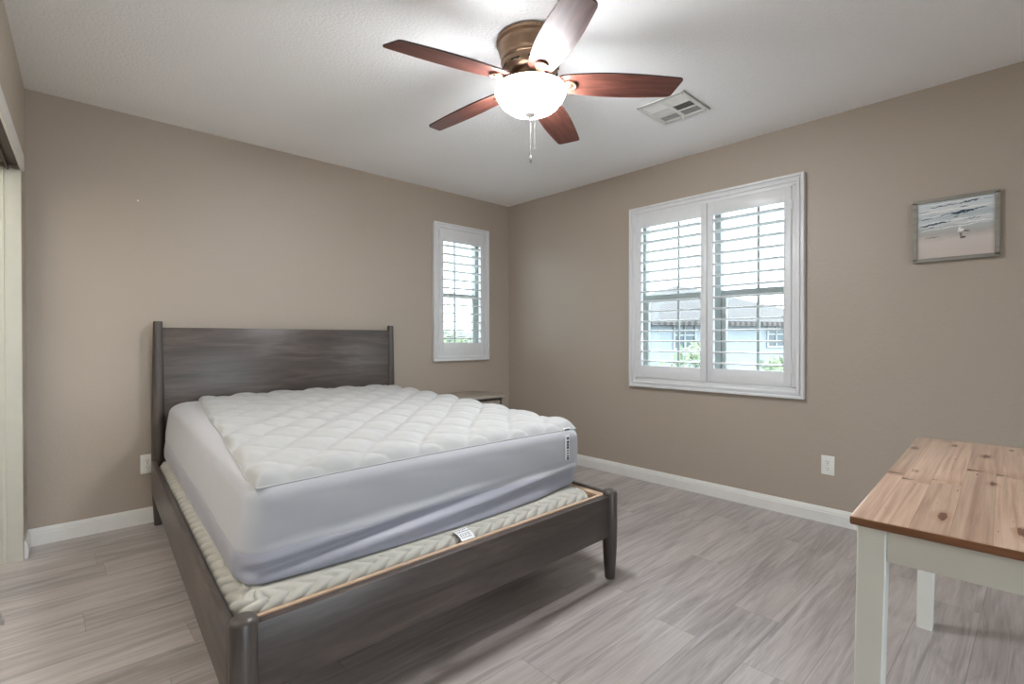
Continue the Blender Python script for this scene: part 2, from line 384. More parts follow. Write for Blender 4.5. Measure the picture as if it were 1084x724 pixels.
# closet jamb, header casing, track
mb = MB(); mb.box(XL0 - .125, XL0 - .001, CY1 - .012, CY1 + .0, 0, CZ - .03, .002); mb.box(XL0 - .072, XL0 - .062, CY1 - .018, CY1 - .01, 0, CZ - .03)
mb.box(XL0 - .20, XL0 - .125, CY1 - .02, CY1 + .02, 0, CZ - .03, .002)
mb.map(swing); struct('trim_1', mb, M['closet_paint'], 'cream closet side jamb')
mb = MB(); mb.box(XL0 - .004, XL0 + .010, CY0 - .05, CY1 + .004, CZ - .035, CZ + .045, .003).map(swing)
struct('trim_2', mb, M['white_trim'], 'white fascia board over the closet opening')
mb = MB(); mb.box(XL0 - .112, XL0 - .0045, CY0, CY1 - .012, CZ - .012, CZ - .001); mb.box(XL0 - .050, XL0 - .044, CY0, CY1 - .012, CZ - .04, CZ - .012); mb.box(XL0 - .098, XL0 - .092, CY0, CY1 - .012, CZ - .04, CZ - .012)  # wide liner board coloured dark to stand in for shade on the soffit
mb.map(swing); struct('trim_3', mb, M['track'], 'sliding door track and shade-dark soffit liner in the closet header')

fx = struct('fill_housing', MB().box(XL0 - .150, XL0 - .112, 1.25, 2.65, CZ + .19, CZ + .25, .004).map(swing), M['white_trim'], 'white housing added for the unseen fill light inside the closet header')
cl = bpy.data.lights.new('closet_fill', 'AREA'); cl.shape = 'RECTANGLE'; cl.size = .05; cl.size_y = 1.36; cl.energy = CLOSET_FILL; cl.color = (.92, .965, 1)  # added fill light, unseen in the closet, brightens the room's left side
clo = bpy.data.objects.new('closet_fill', cl); col.objects.link(clo); clo.location = (XL0 - .153 + KL * (1.95 - YB), 1.95, CZ + .22); clo.rotation_euler = (0, R(78), -math.atan(KL))
# baseboards: profile (thickness out of wall, height)
BBP = [(0, 0), (.014, 0), (.014, .062), (.0115, .068), (.0115, .074), (.009, .080), (.006, .089), (.004, .0925), (0, .0925)]
mb = MB(); mb.prism([(YB - a, b) for a, b in BBP], 0, xl(YB) , XR)
struct('baseboard_back', mb, M['white_trim'], 'white baseboard under the bed wall')
mb = MB(); mb.prism([(XR - a, b) for a, b in BBP], 1, YF, YB - .0001)
struct('baseboard_right', mb, M['white_trim'], 'white baseboard under the wide window wall')
mb = MB(); mb.prism([(XL0 + a, b) for a, b in BBP], 1, CY1 + .006, YB - .0145); mb.prism([(XL0 + a, b) for a, b in BBP], 1, YF, CY0 - .06); mb.map(swing)
struct('baseboard_left', mb, M['white_trim'], 'short white baseboard beside the closet')

# ------------------------------------------------------------------ windows (vinyl frame + panes) and plantation shutters
def Fx(x):     # local frame for the right wall: a = y, d = depth outwards
    return lambda v: (x + v.y, v.x, v.z)
def Fy(y):
    return lambda v: (v.x, y + v.y, v.z)
def make_window(name, F, a0, a1, z0, z1, halves, meet, label):
    # built in (a, depth, z): depth 0 = wall face, positive outwards
    mb = MB(); d0, d1, w_ = .075, .135, .042
    mb.box(a0, a1, d0, d1, z0, z0 + w_, .004); mb.box(a0, a1, d0, d1, z1 - w_, z1, .004)
    mb.box(a0, a0 + w_, d0, d1, z0, z1, .004); mb.box(a1 - w_, a1, d0, d1, z0, z1, .004)
    edges = [a0] + halves + [a1]
    for h in halves: mb.box(h - .026, h + .026, d0, d1, z0, z1, .004)
    fr = struct(name, mb.map(F), M['vinyl'], label)
    for i in range(len(edges) - 1):
        e0, e1 = edges[i] + .03, edges[i + 1] - .03; m_ = (e0 + e1) / 2
        mr = MB(); mr.box(e0, e1, d0 + .005, d1 - .005, meet - .02, meet + .02, .003).map(F); struct('meeting_rail', mr, M['vinyl'], parent=fr)
        mu = MB(); mu.box(m_ - .009, m_ + .009, d0 + .02, d0 + .034, z0 + .03, z1 - .03, .002).map(F); struct('muntin', mu, M['vinyl'], parent=fr)
        sb = MB()
        for q0, q1 in ((e0, e0 + .03), (e1 - .03, e1)): sb.box(q0, q1, d0 + .008, d1 - .02, z0 + .03, meet, .003)
        sb.box(e0, e1, d0 + .008, d1 - .02, z0 + .03, z0 + .065, .003)
        struct('lower_sash', sb.map(F), M['vinyl'], parent=fr)
        pn = MB(); pn.box(e0, e1, d0 + .036, d0 + .040, z0 + .03, z1 - .03).map(F); struct('pane', pn, M['glass'], parent=fr)
    # white drywall return lining
    ln = MB()
    ln.box(a0 - .001, a1 + .001, .0, .075, z0 - .0, z0 + .008); ln.box(a0, a1, .0, .075, z1 - .008, z1); ln.box(a0, a0 + .006, 0, .075, z0, z1); ln.box(a1 - .006, a1, 0, .075, z0, z1)
    struct('window_return', ln.map(F), M['white_trim'], parent=fr)
    return fr
make_window('window_1', Fx(XR), W2[0], W2[1], W2[2], W2[3], [1.607], 1.432, 'wide two unit window behind white shutters')
make_window('window_2', Fy(YB), W1[0], W1[1], W1[2], W1[3], [], 1.515, 'narrow single hung window behind white shutters')

def make_shutter(F, loc, a0, a1, z0, z1, panels, pz0, pz1, oz0, oz1, n, zfirst, zlast, stile, label, cat, flip=1):
    root = thing('plantation_shutter', loc, label, cat)
    pa0, pa1 = panels[0][0], panels[-1][1]
    # stepped outer frame (depth negative = into the room)
    mb = MB()
    for wd, dep, ins in ((.017, .036, 0), (.012, .021, .015), (.020, .030, .026), (.03, .019, .044)):
        b0, b1, c0, c1 = a0 + ins, a1 - ins, z0 + ins, z1 - ins
        ww = wd
        mb.box(b0, b1, -dep, -.0005, c1 - ww, c1, .004); mb.box(b0, b1, -dep, -.0005, c0, c0 + ww, .004)
        mb.box(b0, b0 + ww, -dep, -.0005, c0 + ww * .5, c1 - ww * .5, .004); mb.box(b1 - ww, b1, -dep, -.0005, c0 + ww * .5, c1 - ww * .5, .004)
    for (b0, b1, c0, c1) in ((a0 + .047, pa0 + .014, z0 + .047, z1 - .047), (pa1 - .014, a1 - .047, z0 + .047, z1 - .047), (a0 + .047, a1 - .047, z0 + .047, pz0 + .014), (a0 + .047, a1 - .047, pz1 - .014, z1 - .047)):
        mb.box(b0, b1, .0005, .010, c0, c1)
    build('outer_frame', mb.map(F), M['shutter'], root)
    for (p0, p1) in panels:
        g = .0032
        mb = MB()
        mb.box(p0 + g, p0 + stile, -.029, -.001, pz0 + g, pz1 - g, .003); mb.box(p1 - stile, p1 - g, -.029, -.001, pz0 + g, pz1 - g, .003)
        mb.box(p0 + stile - .001, p1 - stile + .001, -.027, -.003, oz1, pz1 - g, .002); mb.box(p0 + stile - .001, p1 - stile + .001, -.027, -.003, pz0 + g, oz0, .002)
        pn = build('panel', mb.map(F), M['shutter'], root)
        lv = MB(); o0, o1 = p0 + stile + .002, p1 - stile - .002
        for k in range(n):
            zc = zfirst + (zlast - zfirst) * k / (n - 1)
            pf = []
            for q in range(20):
                an = 2 * math.pi * q / 20; dd, zz = .0445 * math.copysign(abs(math.cos(an)) ** .8, math.cos(an)), .0056 * math.copysign(abs(math.sin(an)) ** .45, math.sin(an))
                til = R(0)
                pf.append((-.015 + dd * math.cos(til) - zz * math.sin(til), zc + dd * math.sin(til) + zz * math.cos(til)))
            N = len(pf); vs = [(o0, p[0], p[1]) for p in pf] + [(o1, p[0], p[1]) for p in pf]
            lv.add(vs, [[i, (i + 1) % N, (i + 1) % N + N, i + N] for i in range(N)], 0, True)
            lv.add(vs, [list(range(N))[::-1], list(range(N, 2 * N))], 0, False)
        build('louvers', lv.map(F), M['shutter'], pn)
    for (hx) in (pa0 + .0, pa1 - .0):
        for hz in (pz0 + .12, pz1 - .12):
            hb = MB(); hb.lathe([(0, -.03), (.0035, -.03), (.0035, .03), (0, .03)], 10, (hx, -.031, hz)); hb.box(hx - .007, hx + .007, -.0295, -.0275, hz - .028, hz + .028, .0008)
            build('hinge', hb.map(F), M['shutter'], root)
    return root
make_shutter(Fx(XR), (XR, 1.644, .734), 1.016, 2.272, .734, 2.135, [(1.087, 1.634), (1.634, 2.209)], .803, 2.068, .901, 1.972, 14, .938, 1.931, .047,
             'wide white plantation shutter with two louvered panels, on the wall right of the bed', 'window shutter')
make_shutter(Fy(YB), (2.84, YB, .909), 2.521, 3.158, .909, 2.150, [(2.573, 3.104)], .964, 2.090, 1.076, 1.986, 12, 1.114, 1.951, .051,
             'narrow white plantation shutter with one louvered panel, above the nightstand', 'window shutter')

# ------------------------------------------------------------------ bed frame (slightly racked: headboard and footboard stay parallel to the wall)
BX, BY, SK = .506, 3.632, .0619
BW, BL = 1.552, 2.250
def B(v): return (BX + v.x - SK * v.y, BY - v.y, v.z)
bed = thing('bed_frame', (BX + BW / 2, BY - BL / 2, 0), 'dark grey-brown wooden bed frame with low foot rail and tall headboard', 'bed frame')
def post(prof, u, v, name):
    mb = MB(); mb.lathe(prof, 28, (u, v, 0)); mb.map(B); return build(name, mb, M['bed_wood_v'], bed)
headp = [(0, 0), (.021, 0), (.024, .004), (.030, .12), (.035, .25), (.0365, .36), (.0355, .55), (.031, .85), (.026, 1.14), (.0245, 1.206), (.0215, 1.216), (0, 1.217)]
footp = [(0, 0), (.021, 0), (.024, .004), (.029, .07), (.0335, .15), (.0355, .22), (.0355, .395), (.0325, .403), (.026, .409), (.013, .412), (0, .413)]
for u in (0, BW): post(headp, u, 0, 'head_post')
for u in (0, BW): post(footp, u, BL, 'foot_post')
mb = MB(); mb.box(.018, BW - .018, -.013, .013, .30, 1.179, .004).map(B); build('headboard_panel', mb, M['bed_wood'], bed)
for u0, u1 in ((-.036, -.012), (BW + .012, BW + .036)):
    mb = MB(); mb.box(u0, u1, .01, BL - .01, .195, .388, .004).map(B); build('side_rail', mb, M['bed_wood_y'], bed)
mb = MB(); mb.box(.018, BW - .018, BL - .012, BL + .018, .200, .388, .004).map(B); build('foot_rail', mb, M['bed_wood'], bed)
mb = MB(); mb.box(.02, BW - .02, BL - .028, BL - .0125, .33, .3915, .002).map(B); tag(build('cleat', mb, M['raw_wood'], bed), 'raw pine cleat strip inside the foot rail')
mb = MB(); mb.box(BW - .03, BW + .0115, .2, BL - .035, .33, .380, .002).map(B); tag(build('cleat', mb, M['raw_wood'], bed), 'raw pine cleat strip inside the side rail')
mb = MB()
for k in range(12): mb.box(-.011, BW - .031, .12 + k * .175, .20 + k * .175, .268, .288, .003)
mb.box(BW / 2 - .03, BW / 2 + .03, .02, BL - .036, .20, .266)
build('slats', mb.map(B), M['raw_wood'], bed)

# ------------------------------------------------------------------ rounded-rectangle lofts for box spring and mattress
def rring(u0, u1, v0, v1, r, n):
    """n points evenly spaced round a rounded rectangle + outward normals"""
    L = [(u1 - u0 - 2 * r), math.pi * r / 2, (v1 - v0 - 2 * r), math.pi * r / 2] * 2
    tot = sum(L); out = []
    cor = [(u1 - r, v1 - r, 90), (u1 - r, v0 + r, 0), (u0 + r, v0 + r, -90), (u0 + r, v1 - r, -180)]
    # start on the foot side (v = v1) at the left, go to the right
    for k in range(n):
        s = tot * k / n; i = 0
        while s > L[i]: s -= L[i]; i += 1
        sd = i // 2
        if i % 2 == 0:
            p, nn = [((u0 + r + s, v1), (0, 1)), ((u1, v1 - r - s), (1, 0)), ((u1 - r - s, v0), (0, -1)), ((u0, v0 + r + s), (-1, 0))][sd]
        else:
            cx, cy, a0 = cor[sd]; a = R(a0) - s / r; nn = (math.cos(a), math.sin(a)); p = (cx + r * nn[0], cy + r * nn[1])
        out.append((p, nn))
    return out
def ringfaces(n, rows, b=0):
    return [[b + j * n + k, b + j * n + (k + 1) % n, b + (j + 1) * n + (k + 1) % n, b + (j + 1) * n + k] for j in range(rows - 1) for k in range(n)]

# box spring
spring = thing('box_spring', (BX + .72, BY - 1.12, .29), 'cream damask box spring between the mattress and the dark bed rails', 'box spring')
N = 1500; prof = []
for k in range(25):
    t_ = k / 24
    prof.append(t_)
mb = MB(); vs = []
SU0, SU1, SV0, SV1, SZ0, SZ1 = -.004, 1.500, .070, 2.203, .289, .409
rows = []
zs = [(.012, SZ0), (0, SZ0 + .012)] + [(0, SZ0 + .012 + (.355 - SZ0 - .012) * q / 4) for q in range(1, 5)]
nt = 20
zs += [(.003 * 0 + (.060 * (1 - math.cos(R(90) * q / nt)) - .010 * math.sin(math.pi * min(1, q / nt * 1.4)) * .5), .356 + (SZ1 - .356) * math.sin(R(90) * q / nt)) for q in range(1, nt + 1)]
for j, (ins, z) in enumerate(zs):
    ring = rring(SU0, SU1, SV0, SV1, .085, N)
    for k, ((pu, pv), (nu, nv)) in enumerate(ring):
        arc = k / N * 7.0
        q = max(0, min(1, (z - .355) / (SZ1 - .355)))
        # interlaced braid relief on the rounded border
        qa = ins / .060; zig = 2 * abs(qa - .45)
        br = abs(math.sin(math.pi * (arc / .062 + .8 * zig)))
        amp = .009 * min(1, max(0, q * 3)) * min(1, max(0, (1 - qa) * 5))
        e = -ins + amp * (br ** .6 - .7)
        vs.append((pu + nu * e, pv + nv * e, z + 1.0 * amp * (br ** .6 - .9)))
mb.add(vs, ringfaces(N, len(zs)), 0, True)
mb.add([vs[(len(zs) - 1) * N + k] for k in range(N)], [list(range(N))], 0, False)
mb.add([vs[k] for k in range(N)], [list(range(N))[::-1]], 0, False)
build('border', mb.map(B), M['spring'], spring, sharp=60)
mb = MB(); tg0, tg1 = .708, .768
vs = []; 
for k, (vv, zz) in enumerate(((2.165, .4125), (2.198, .4095), (2.214, .404), (2.226, .3945))):
    vs += [(tg0, vv, zz), (tg1, vv, zz), (tg0, vv - .001, zz - .001), (tg1, vv - .001, zz - .001)]
fs = []
for k in range(3):
    a = 4 * k; fs += [[a, a + 1, a + 5, a + 4], [a + 2, a + 6, a + 7, a + 3], [a, a + 4, a + 6, a + 2], [a + 1, a + 3, a + 7, a + 5]]
mb.add(vs, fs + [[0, 2, 3, 1], [12, 13, 15, 14]], 0)
tg = build('tag', mb.map(B), M['tag'], spring); tg['label'] = 'white paper tag folded over the border'
mb = MB()
def strip(u0, u1, f0, f1, seg):
    P_ = [(2.165, .4125), (2.198, .4095), (2.214, .404), (2.226, .3945)]
    a, b = P_[seg], P_[seg + 1]; o_ = .0006
    q = [(a[0] + (b[0] - a[0]) * f + o_, a[1] + (b[1] - a[1]) * f + o_) for f in (f0, f1)]
    mb.add([(u0, *q[0]), (u1, *q[0]), (u1, *q[1]), (u0, *q[1])], [[0, 1, 2, 3]])
for row in range(5):
    u = tg0 + .006
    while u < tg1 - .008:
        l = random.uniform(.003, .009); strip(u, min(u + l, tg1 - .005), .15 + (row % 2) * .45, .33 + (row % 2) * .45, min(2, 0 + row // 2)); u += l + .003
build('print', mb.map(B), M['ink'], tg, fix=False)

# mattress with quilted protector
matt = thing('mattress', (BX + .75, BY - 1.08, .43), 'thick mattress in a white quilted protector with grey skirt, on the box spring', 'mattress')
MV0, MV1 = .055, 2.100
def sstep(a, b, x):
    t_ = max(0, min(1, (x - a) / (b - a))); return t_ * t_ * (3 - 2 * t_)
def topz(u, v):
    s = (v - MV0) / (MV1 - MV0)
    return .733 - .040 * s + .010 * math.sin(math.pi * s) + .008 * math.sin(math.pi * max(0, min(1, u / 1.52)))
RT = .058
BANDH = .33
def mring(h, N=520):
    """one loop of the mattress side at relative height h (0 bottom .. 1 where the top rounding ends)"""
    uL = .018 + .030 * h - .008 * math.sin(math.pi * h)
    uR = 1.515 + .028 * math.sin(math.pi * min(1, h * .9) * .62)
    vF = MV1 - .022 + .022 * math.sin(math.pi * min(1, .15 + h * .7)) 
    zt = None
    H0 = .86
    if h > H0:
        a = (h - H0) / (1 - H0) * R(90); ins = .080 * (1 - math.cos(a)); rise = RT * math.sin(a)
    else: a = 0; ins = 0; rise = None
    if h < .06: ins = .012 * (1 - math.sqrt(max(0, 1 - (1 - h / .06) ** 2)))
    pts = []
    for k, ((u, v), (nu, nv)) in enumerate(rring(uL + ins, uR - ins, MV0 + ins, vF - ins, max(.02, .075 - ins * .6), N)):
        zb = .4105
        foot = sstep(.5, 1, nv); left = sstep(.5, 1, -nu)
        su = max(0, min(1, (u - .05) / 1.40))
        tz = topz(u, v)
        zs_ = tz - RT
        z = zb + (zs_ - zb) * (h / H0) if h <= H0 else zs_ + rise
        # soft folds of the fitted skirt
        m = max(0, 1 - abs(h - .22) / .26)
        fold = foot * m * (.011 * math.sin(8.0 * (h * 3.3 - su * 1.1) + .9) + .004 * math.sin(15 * (h * 2.6 - su * .9)))
        fold += foot * .003 * math.sin(26 * su + 5 * h) * sstep(.4, .5, h) * (1 - sstep(.75, .85, h)) * .4
        fold += left * m * .004 * math.sin(6 * v + 9 * h)
        fold += foot * .066 * math.sin(math.pi * (.06 + .94 * su) if su < 1 else 0) ** .6 * max(0, 1 - h / .46) ** 1.25 * (1 - .75 * sstep(.80, 1, su))
        seam = -.0025 * math.exp(-((h - BANDH) / .012) ** 2)
        e = fold + seam
        pts.append((u + nu * e, v + nv * e, z))
    return pts
N = 520
hb = [BANDH * q / 22 for q in range(23)]
hs_ = [BANDH + (.86 - BANDH) * q / 22 for q in range(23)] + [.86 + .14 * q / 8 for q in range(1, 9)]
vs = [p for h in hb for p in mring(h)]
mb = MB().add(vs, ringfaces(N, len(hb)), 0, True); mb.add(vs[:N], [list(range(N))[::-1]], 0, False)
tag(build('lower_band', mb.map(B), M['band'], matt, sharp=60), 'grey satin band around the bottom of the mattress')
vs = [p for h in hs_ for p in mring(h)]
mb = MB().add(vs, ringfaces(N, len(hs_)), 0, True); mb.add(vs[-N:], [list(range(N))], 0, False)
skirt = tag(build('skirt', mb.map(B), M['skirt'], matt, sharp=60), 'pale stretch knit skirt of the protector')
# quilted top pad
GA, GB = 190, 240
def quilt(u, v):
    p, q = .112, .125
    wob = .010 * math.sin(v * 13 + u * 3)
    a = (u + wob) / p + v / q; b = (u + wob) / p - v / q
    f = abs(math.sin(math.pi * a / 2) * math.sin(math.pi * b / 2))
    return f ** .42
def padedge(b):
    vv = MV0 + .012 + (2.070 - MV0 - .012) * b
    u0 = .200 - .070 * vv + .003 * math.sin(vv * 11) + .004 * math.sin(vv * 4.1 + 1)
    u0 += .020 * sstep(.90, 1, b) ** 2; u1 = 1.531 - .022 * sstep(.93, 1, b) ** 2
    return u0, u1, vv
vs = []; rnd = random.Random(3)
def hn(x, y):
    return (math.sin(x * 41 + 3.1 * math.sin(y * 23)) + math.sin(y * 57 + 2.3 * math.sin(x * 31 + 1)) + math.sin(x * 83 - y * 71)) / 3
for j in range(GB + 1):
    for i in range(GA + 1):
        a, b = i / GA, j / GB
        u0, u1, vv = padedge(b); u = u0 + (u1 - u0) * a
        vv2 = vv
        eu = min(i, GA - i); ev = min(j, GB - j); ed = min(eu * (u1 - u0) / GA, ev * 2.0 / GB)
        body = math.sqrt(max(0, min(1, ed / .03)) * (2 - max(0, min(1, ed / .03))))
        drop = 0
        for d in (2.088 - vv2, 1.5425 - u, u - .048):
            if d < .080: drop = max(drop, RT * (1 - math.sqrt(max(0, 1 - (1 - d / .080) ** 2))))
        z = topz(u, vv2) + .004 - drop + body * (.026 * quilt(u, vv2) - .004) + body * .0026 * hn(u, vv2)
        vs.append((u, vv2, z))
W_ = GA + 1
fs = [[j * W_ + i, j * W_ + i + 1, (j + 1) * W_ + i + 1, (j + 1) * W_ + i] for j in range(GB) for i in range(GA)]
mb = MB().add(vs, fs, 0, True)
edge = [i for i in range(W_)] + [j * W_ + GA for j in range(1, GB + 1)] + [GB * W_ + i for i in range(GA - 1, -1, -1)] + [j * W_ for j in range(GB - 1, 0, -1)]
low = [(vs[i][0], vs[i][1], vs[i][2] - .012) for i in edge]; n_ = len(edge)
mb.add([vs[i] for i in edge] + low, [[k, (k + 1) % n_, (k + 1) % n_ + n_, k + n_] for k in range(n_)], 0, True)
pad = tag(build('quilted_top', mb.map(B), M['pad'], matt, sharp=80, fix=False), 'white diamond quilted top of the protector')
# piped seam along the pad edge
mb = MB(); pts = [B(Vector((vs[i][0], vs[i][1], vs[i][2] - .003))) for i in edge if True][::2]
mb.tube(pts + [pts[0]], .0042, 6); build('piping', mb, M['pad'], pad)
# side label and small woven label at the foot corner
mb = MB(); lu = 1.395
def footv(z):    # front surface of the skirt
    return MV1 + .0045
def rowz(z): return z
mb.box(lu, lu + .030, footv(0) - .002, footv(0) + .0012, .545, .660, .0006)
lab = build('label', mb.map(B), M['tag'], skirt); lab['label'] = 'narrow white care label with dark vertical print'
mb = MB(); z = .650
while z > .556:
    l = random.choice((.006, .009, .012)); mb.box(lu + .012, lu + .026, footv(0) + .0012, footv(0) + .0018, z - l, z); z -= l + random.choice((.002, .002, .006))
build('print', mb.map(B), M['ink'], lab)
mb = MB(); mb.box(1.415, 1.465, 2.066, 2.0765, .672, .684, .002); wl = build('woven_label', mb.map(B), M['tag'], pad)
mb = MB(); mb.box(1.422, 1.458, 2.0764, 2.0772, .675, .681); build('print', mb.map(B), M['ink'], wl)

# ------------------------------------------------------------------ nightstand
ns = thing('nightstand', (2.70, 3.48, 0), 'weathered grey oak nightstand half hidden behind the mattress, under the narrow shutter', 'nightstand')
NX0, NX1, NY0, NY1, NZ = 2.40, 3.000, 3.285, 3.700, .618
mb = MB(); mb.box(NX0, NX1, NY0, NY1, NZ - .026, NZ, .003); build('top', mb, M['night_wood'], ns)
mb = MB(); mb.box(NX0 + .008, NX0 + .03, NY0 + .01, NY1 - .002, .12, NZ - .026, .002); mb.box(NX1 - .03, NX1 - .008, NY0 + .01, NY1 - .002, .12, NZ - .026, .002)
mb.box(NX0 + .03, NX1 - .03, NY1 - .02, NY1 - .004, .12, NZ - .026); mb.box(NX0 + .03, NX1 - .03, NY0 + .03, NY1 - .02, .12, .14); mb.box(NX0 + .03, NX1 - .03, NY0 + .03, NY1 - .02, .36, .375)
build('body', mb, M['night_wood'], ns)
for z0, z1 in ((.150, .352), (.384, .582)):
    mb = MB(); mb.box(NX0 + .036, NX1 - .036, NY0 + .016, NY0 + .034, z0, z1, .002); dr = build('drawer', mb, M['night_wood'], ns)
    mb = MB()
    for (a, b, c, d) in ((NX0 + .036, NX1 - .036, z1 - .012, z1), (NX0 + .036, NX1 - .036, z0, z0 + .012), (NX0 + .036, NX0 + .048, z0, z1), (NX1 - .048, NX1 - .036, z0, z1)):
        mb.box(a, b, NY0 + .012, NY0 + .0165, c, d)
    build('inset_border', mb, M['night_dark'], dr)
    mb = MB(); mb.lathe([(0, 0), (.006, 0), (.006, .014), (.014, .018), (.014, .024), (0, .027)], 20, M4=Matrix.Translation(((NX0 + NX1) / 2, NY0 + .017, (z0 + z1) / 2)) @ Matrix.Rotation(R(90), 4, 'X'))
    build('knob', mb, M['nickel'], dr)
for x in (NX0 + .012, NX1 - .052):
    for y in (NY0 + .014, NY1 - .05):
        mb = MB(); mb.box(x, x + .04, y, y + .04, 0, .12, .003); build('leg', mb, M['night_wood'], ns)

# ------------------------------------------------------------------ desk table
TZ = .724; TA = R(2.35)
tbl = thing('table', (1.283, .292, 0), 'white painted table with oiled knotty pine top at the right edge', 'table')
TM = Matrix.Translation((1.283, .292, 0)) @ Matrix.Rotation(TA, 4, 'Z')
TL, TW = 1.215, .74          # local: x along length, y from 0 down to -TW
mb = MB(); mb.box(0, TL, -TW, 0, TZ - .020, TZ, .0045, 0, None, 3)
bm_o = build('tabletop', mb.map(lambda v: v), [M['pine'], M['pine_edge']], None)
bm_o.parent = tbl; bm_o.rotation_euler = (0, 0, TA)
for p in bm_o.data.polygons:
    if p.normal.z < .5: p.material_index = 1
def tpart(name, mb, mat):
    o = build(name, mb, mat, None); o.parent = tbl; o.rotation_euler = (0, 0, TA); return o
LS = .052
for cx, sx in ((.012, 1), (TL - .012, -1)):
    for cy, sy in ((-.012, -1), (-TW + .012, 1)):
        mb = MB(); top, bot = LS, LS * .80
        flare = .010
        def ring(z, s, fl):
            x0, x1 = cx - sx * fl, cx - sx * fl + sx * s; y0, y1 = cy - sy * fl, cy - sy * fl + sy * s
            c = .003
            xa, xb = sorted((x0, x1)); ya, yb = sorted((y0, y1))
            return [(xa + c, ya, z), (xb - c, ya, z), (xb, ya + c, z), (xb, yb - c, z), (xb - c, yb, z), (xa + c, yb, z), (xa, yb - c, z), (xa, ya + c, z)]
        lv = [ring(TZ - .020, top, 0), ring(TZ - .13, top, .001), ring(.004, top * .93, flare), ring(0, top * .90, flare - .001)]
        vs = [p for r_ in lv for p in r_]
        mb.add(vs, ringfaces(8, 4) + [list(range(8)), list(range(24, 32))], 0)
        tpart('leg', mb, M['table_white'])
AZ0, AZ1 = TZ - .088, TZ - .0205
for nm, (x0, x1, y0, y1) in {'a': (.012 + LS, TL - .012 - LS, -.034, -.016), 'b': (.012 + LS, TL - .012 - LS, -TW + .016, -TW + .034), 'c': (.016, .034, -TW + .012 + LS, -.012 - LS), 'd': (TL - .034, TL - .016, -TW + .012 + LS, -.012 - LS)}.items():
    tpart('apron', MB().box(x0, x1, y0, y1, AZ0, AZ1, .002), M['table_white'])

# ------------------------------------------------------------------ ceiling fan
FC = Vector((1.600, 1.582, 0)); FZ = 2.255
fan = thing('ceiling_fan', (FC.x, FC.y, H), 'flush mount ceiling fan with five reddish blades and a lit white bowl', 'ceiling fan')
mb = MB()
mb.lathe([(0, 2.4398), (.146, 2.4398), (.152, 2.434), (.1525, 2.420), (.147, 2.414), (.1445, 2.409), (.1455, 2.404), (.142, 2.392), (.138, 2.375), (.1345, 2.362), (.132, 2.352), (.1335, 2.347), (.1335, 2.341), (.130, 2.336), (.127, 2.334), (0, 2.334)], 72, FC)
hous = build('motor_housing', mb, M['bronze'], fan)
mb = MB(); mb.lathe([(0, 2.333), (.126, 2.333), (.127, 2.326), (.124, 2.312), (.116, 2.296), (.107, 2.286), (.100, 2.282), (.092, 2.277), (.088, 2.270), (.086, 2.255), (.084, 2.246), (0, 2.246)], 72, FC)
bell = build('lower_bell', mb, M['bronze'], fan)
for k in range(10):
    mb = MB(); a = 2 * math.pi * (k + .35) / 10
    Mx = Matrix.Translation(FC) @ Matrix.Rotation(a, 4, 'Z') @ Matrix.Translation((.1235, 0, 2.309)) @ Matrix.Rotation(R(-28), 4, 'Y')
    mb.box(-.003, .0022, -.020, .020, -.006, .006, .002, 0, Mx)
    build('vent_slot', mb, M['slot'], bell)
for k in range(4):
    for dd in (-.06, .06):
        mb = MB(); a = 2 * math.pi * k / 4 + dd + 2.6
        Mx = Matrix.Translation(FC) @ Matrix.Rotation(a, 4, 'Z') @ Matrix.Translation((.152, 0, 2.4265)) @ Matrix.Rotation(R(90), 4, 'Y')
        mb.lathe([(0, -.001), (.0028, -.001), (.0028, .0012), (0, .0016)], 12, M4=Mx)
        build('screw', mb, M['slot'], hous)
mb = MB(); mb.lathe([(0, 2.2459), (.072, 2.2459), (.074, 2.240), (.076, 2.232), (.100, 2.233), (.138, 2.230), (.1485, 2.227), (.1500, 2.223), (.1470, 2.2222), (0, 2.2222)], 56, FC)  # collar with its pan widened to keep bowl light off the ceiling
build('light_fitter', mb, M['bronze'], fan)
# glass bowl (double walled, open top)
outer = [(.1500, 2.2215), (.1570, 2.2195), (.1590, 2.213), (.1575, 2.203), (.1520, 2.190), (.1420, 2.173), (.1270, 2.155), (.1060, 2.138), (.0800, 2.126), (.0500, 2.118), (.0200, 2.1155)]
inner = [(r_ - .004, z_ + .004) for r_, z_ in outer[::-1]]
mb = MB(); mb.lathe([(0, 2.1150)] + outer[::-1] + [(.146, 2.2215)] + [(r_ - .005, z_ + .002) for r_, z_ in outer[2:]] + [(0, 2.118)], 72, FC)
build('glass_bowl', mb, M['bowl'], fan)
mb = MB(); mb.lathe([(0, 2.1152), (.0225, 2.1152), (.023, 2.112), (.019, 2.106), (.011, 2.101), (.0075, 2.093), (.0055, 2.084), (.0035, 2.079), (0, 2.078)], 32, FC)
fin = build('finial', mb, M['nickel'], fan)
def chain(dx, dy, z0, z1, fob):
    mb = MB(); p0 = FC + Vector((dx, dy, 0)); z = z0
    while z > z1:
        mb.lathe([(0, .0016), (.0011, .0011), (.0016, 0), (.0011, -.0011), (0, -.0016)], 6, p0 + Vector((0, 0, z))); z -= .0040
    mb.tube([p0 + Vector((0, 0, z0)), p0 + Vector((0, 0, z1))], .0007, 5)
    c = build('pull_chain', mb, M['nickel'], fan)
    mb = MB()
    if fob: mb.lathe([(0, 0), (.003, -.001), (.0035, -.006), (.0062, -.014), (.0068, -.024), (.0052, -.034), (0, -.037)], 16, p0 + Vector((0, 0, z1)))
    else: mb.lathe([(0, 0), (.003, -.001), (.0036, -.006), (.0028, -.011), (0, -.012)], 12, p0 + Vector((0, 0, z1)))
    build('fob', mb, M['nickel'], c)
chain(0, 0, 2.079, 1.935, True)
chain(.014, -.012, 2.105, 1.965, False)
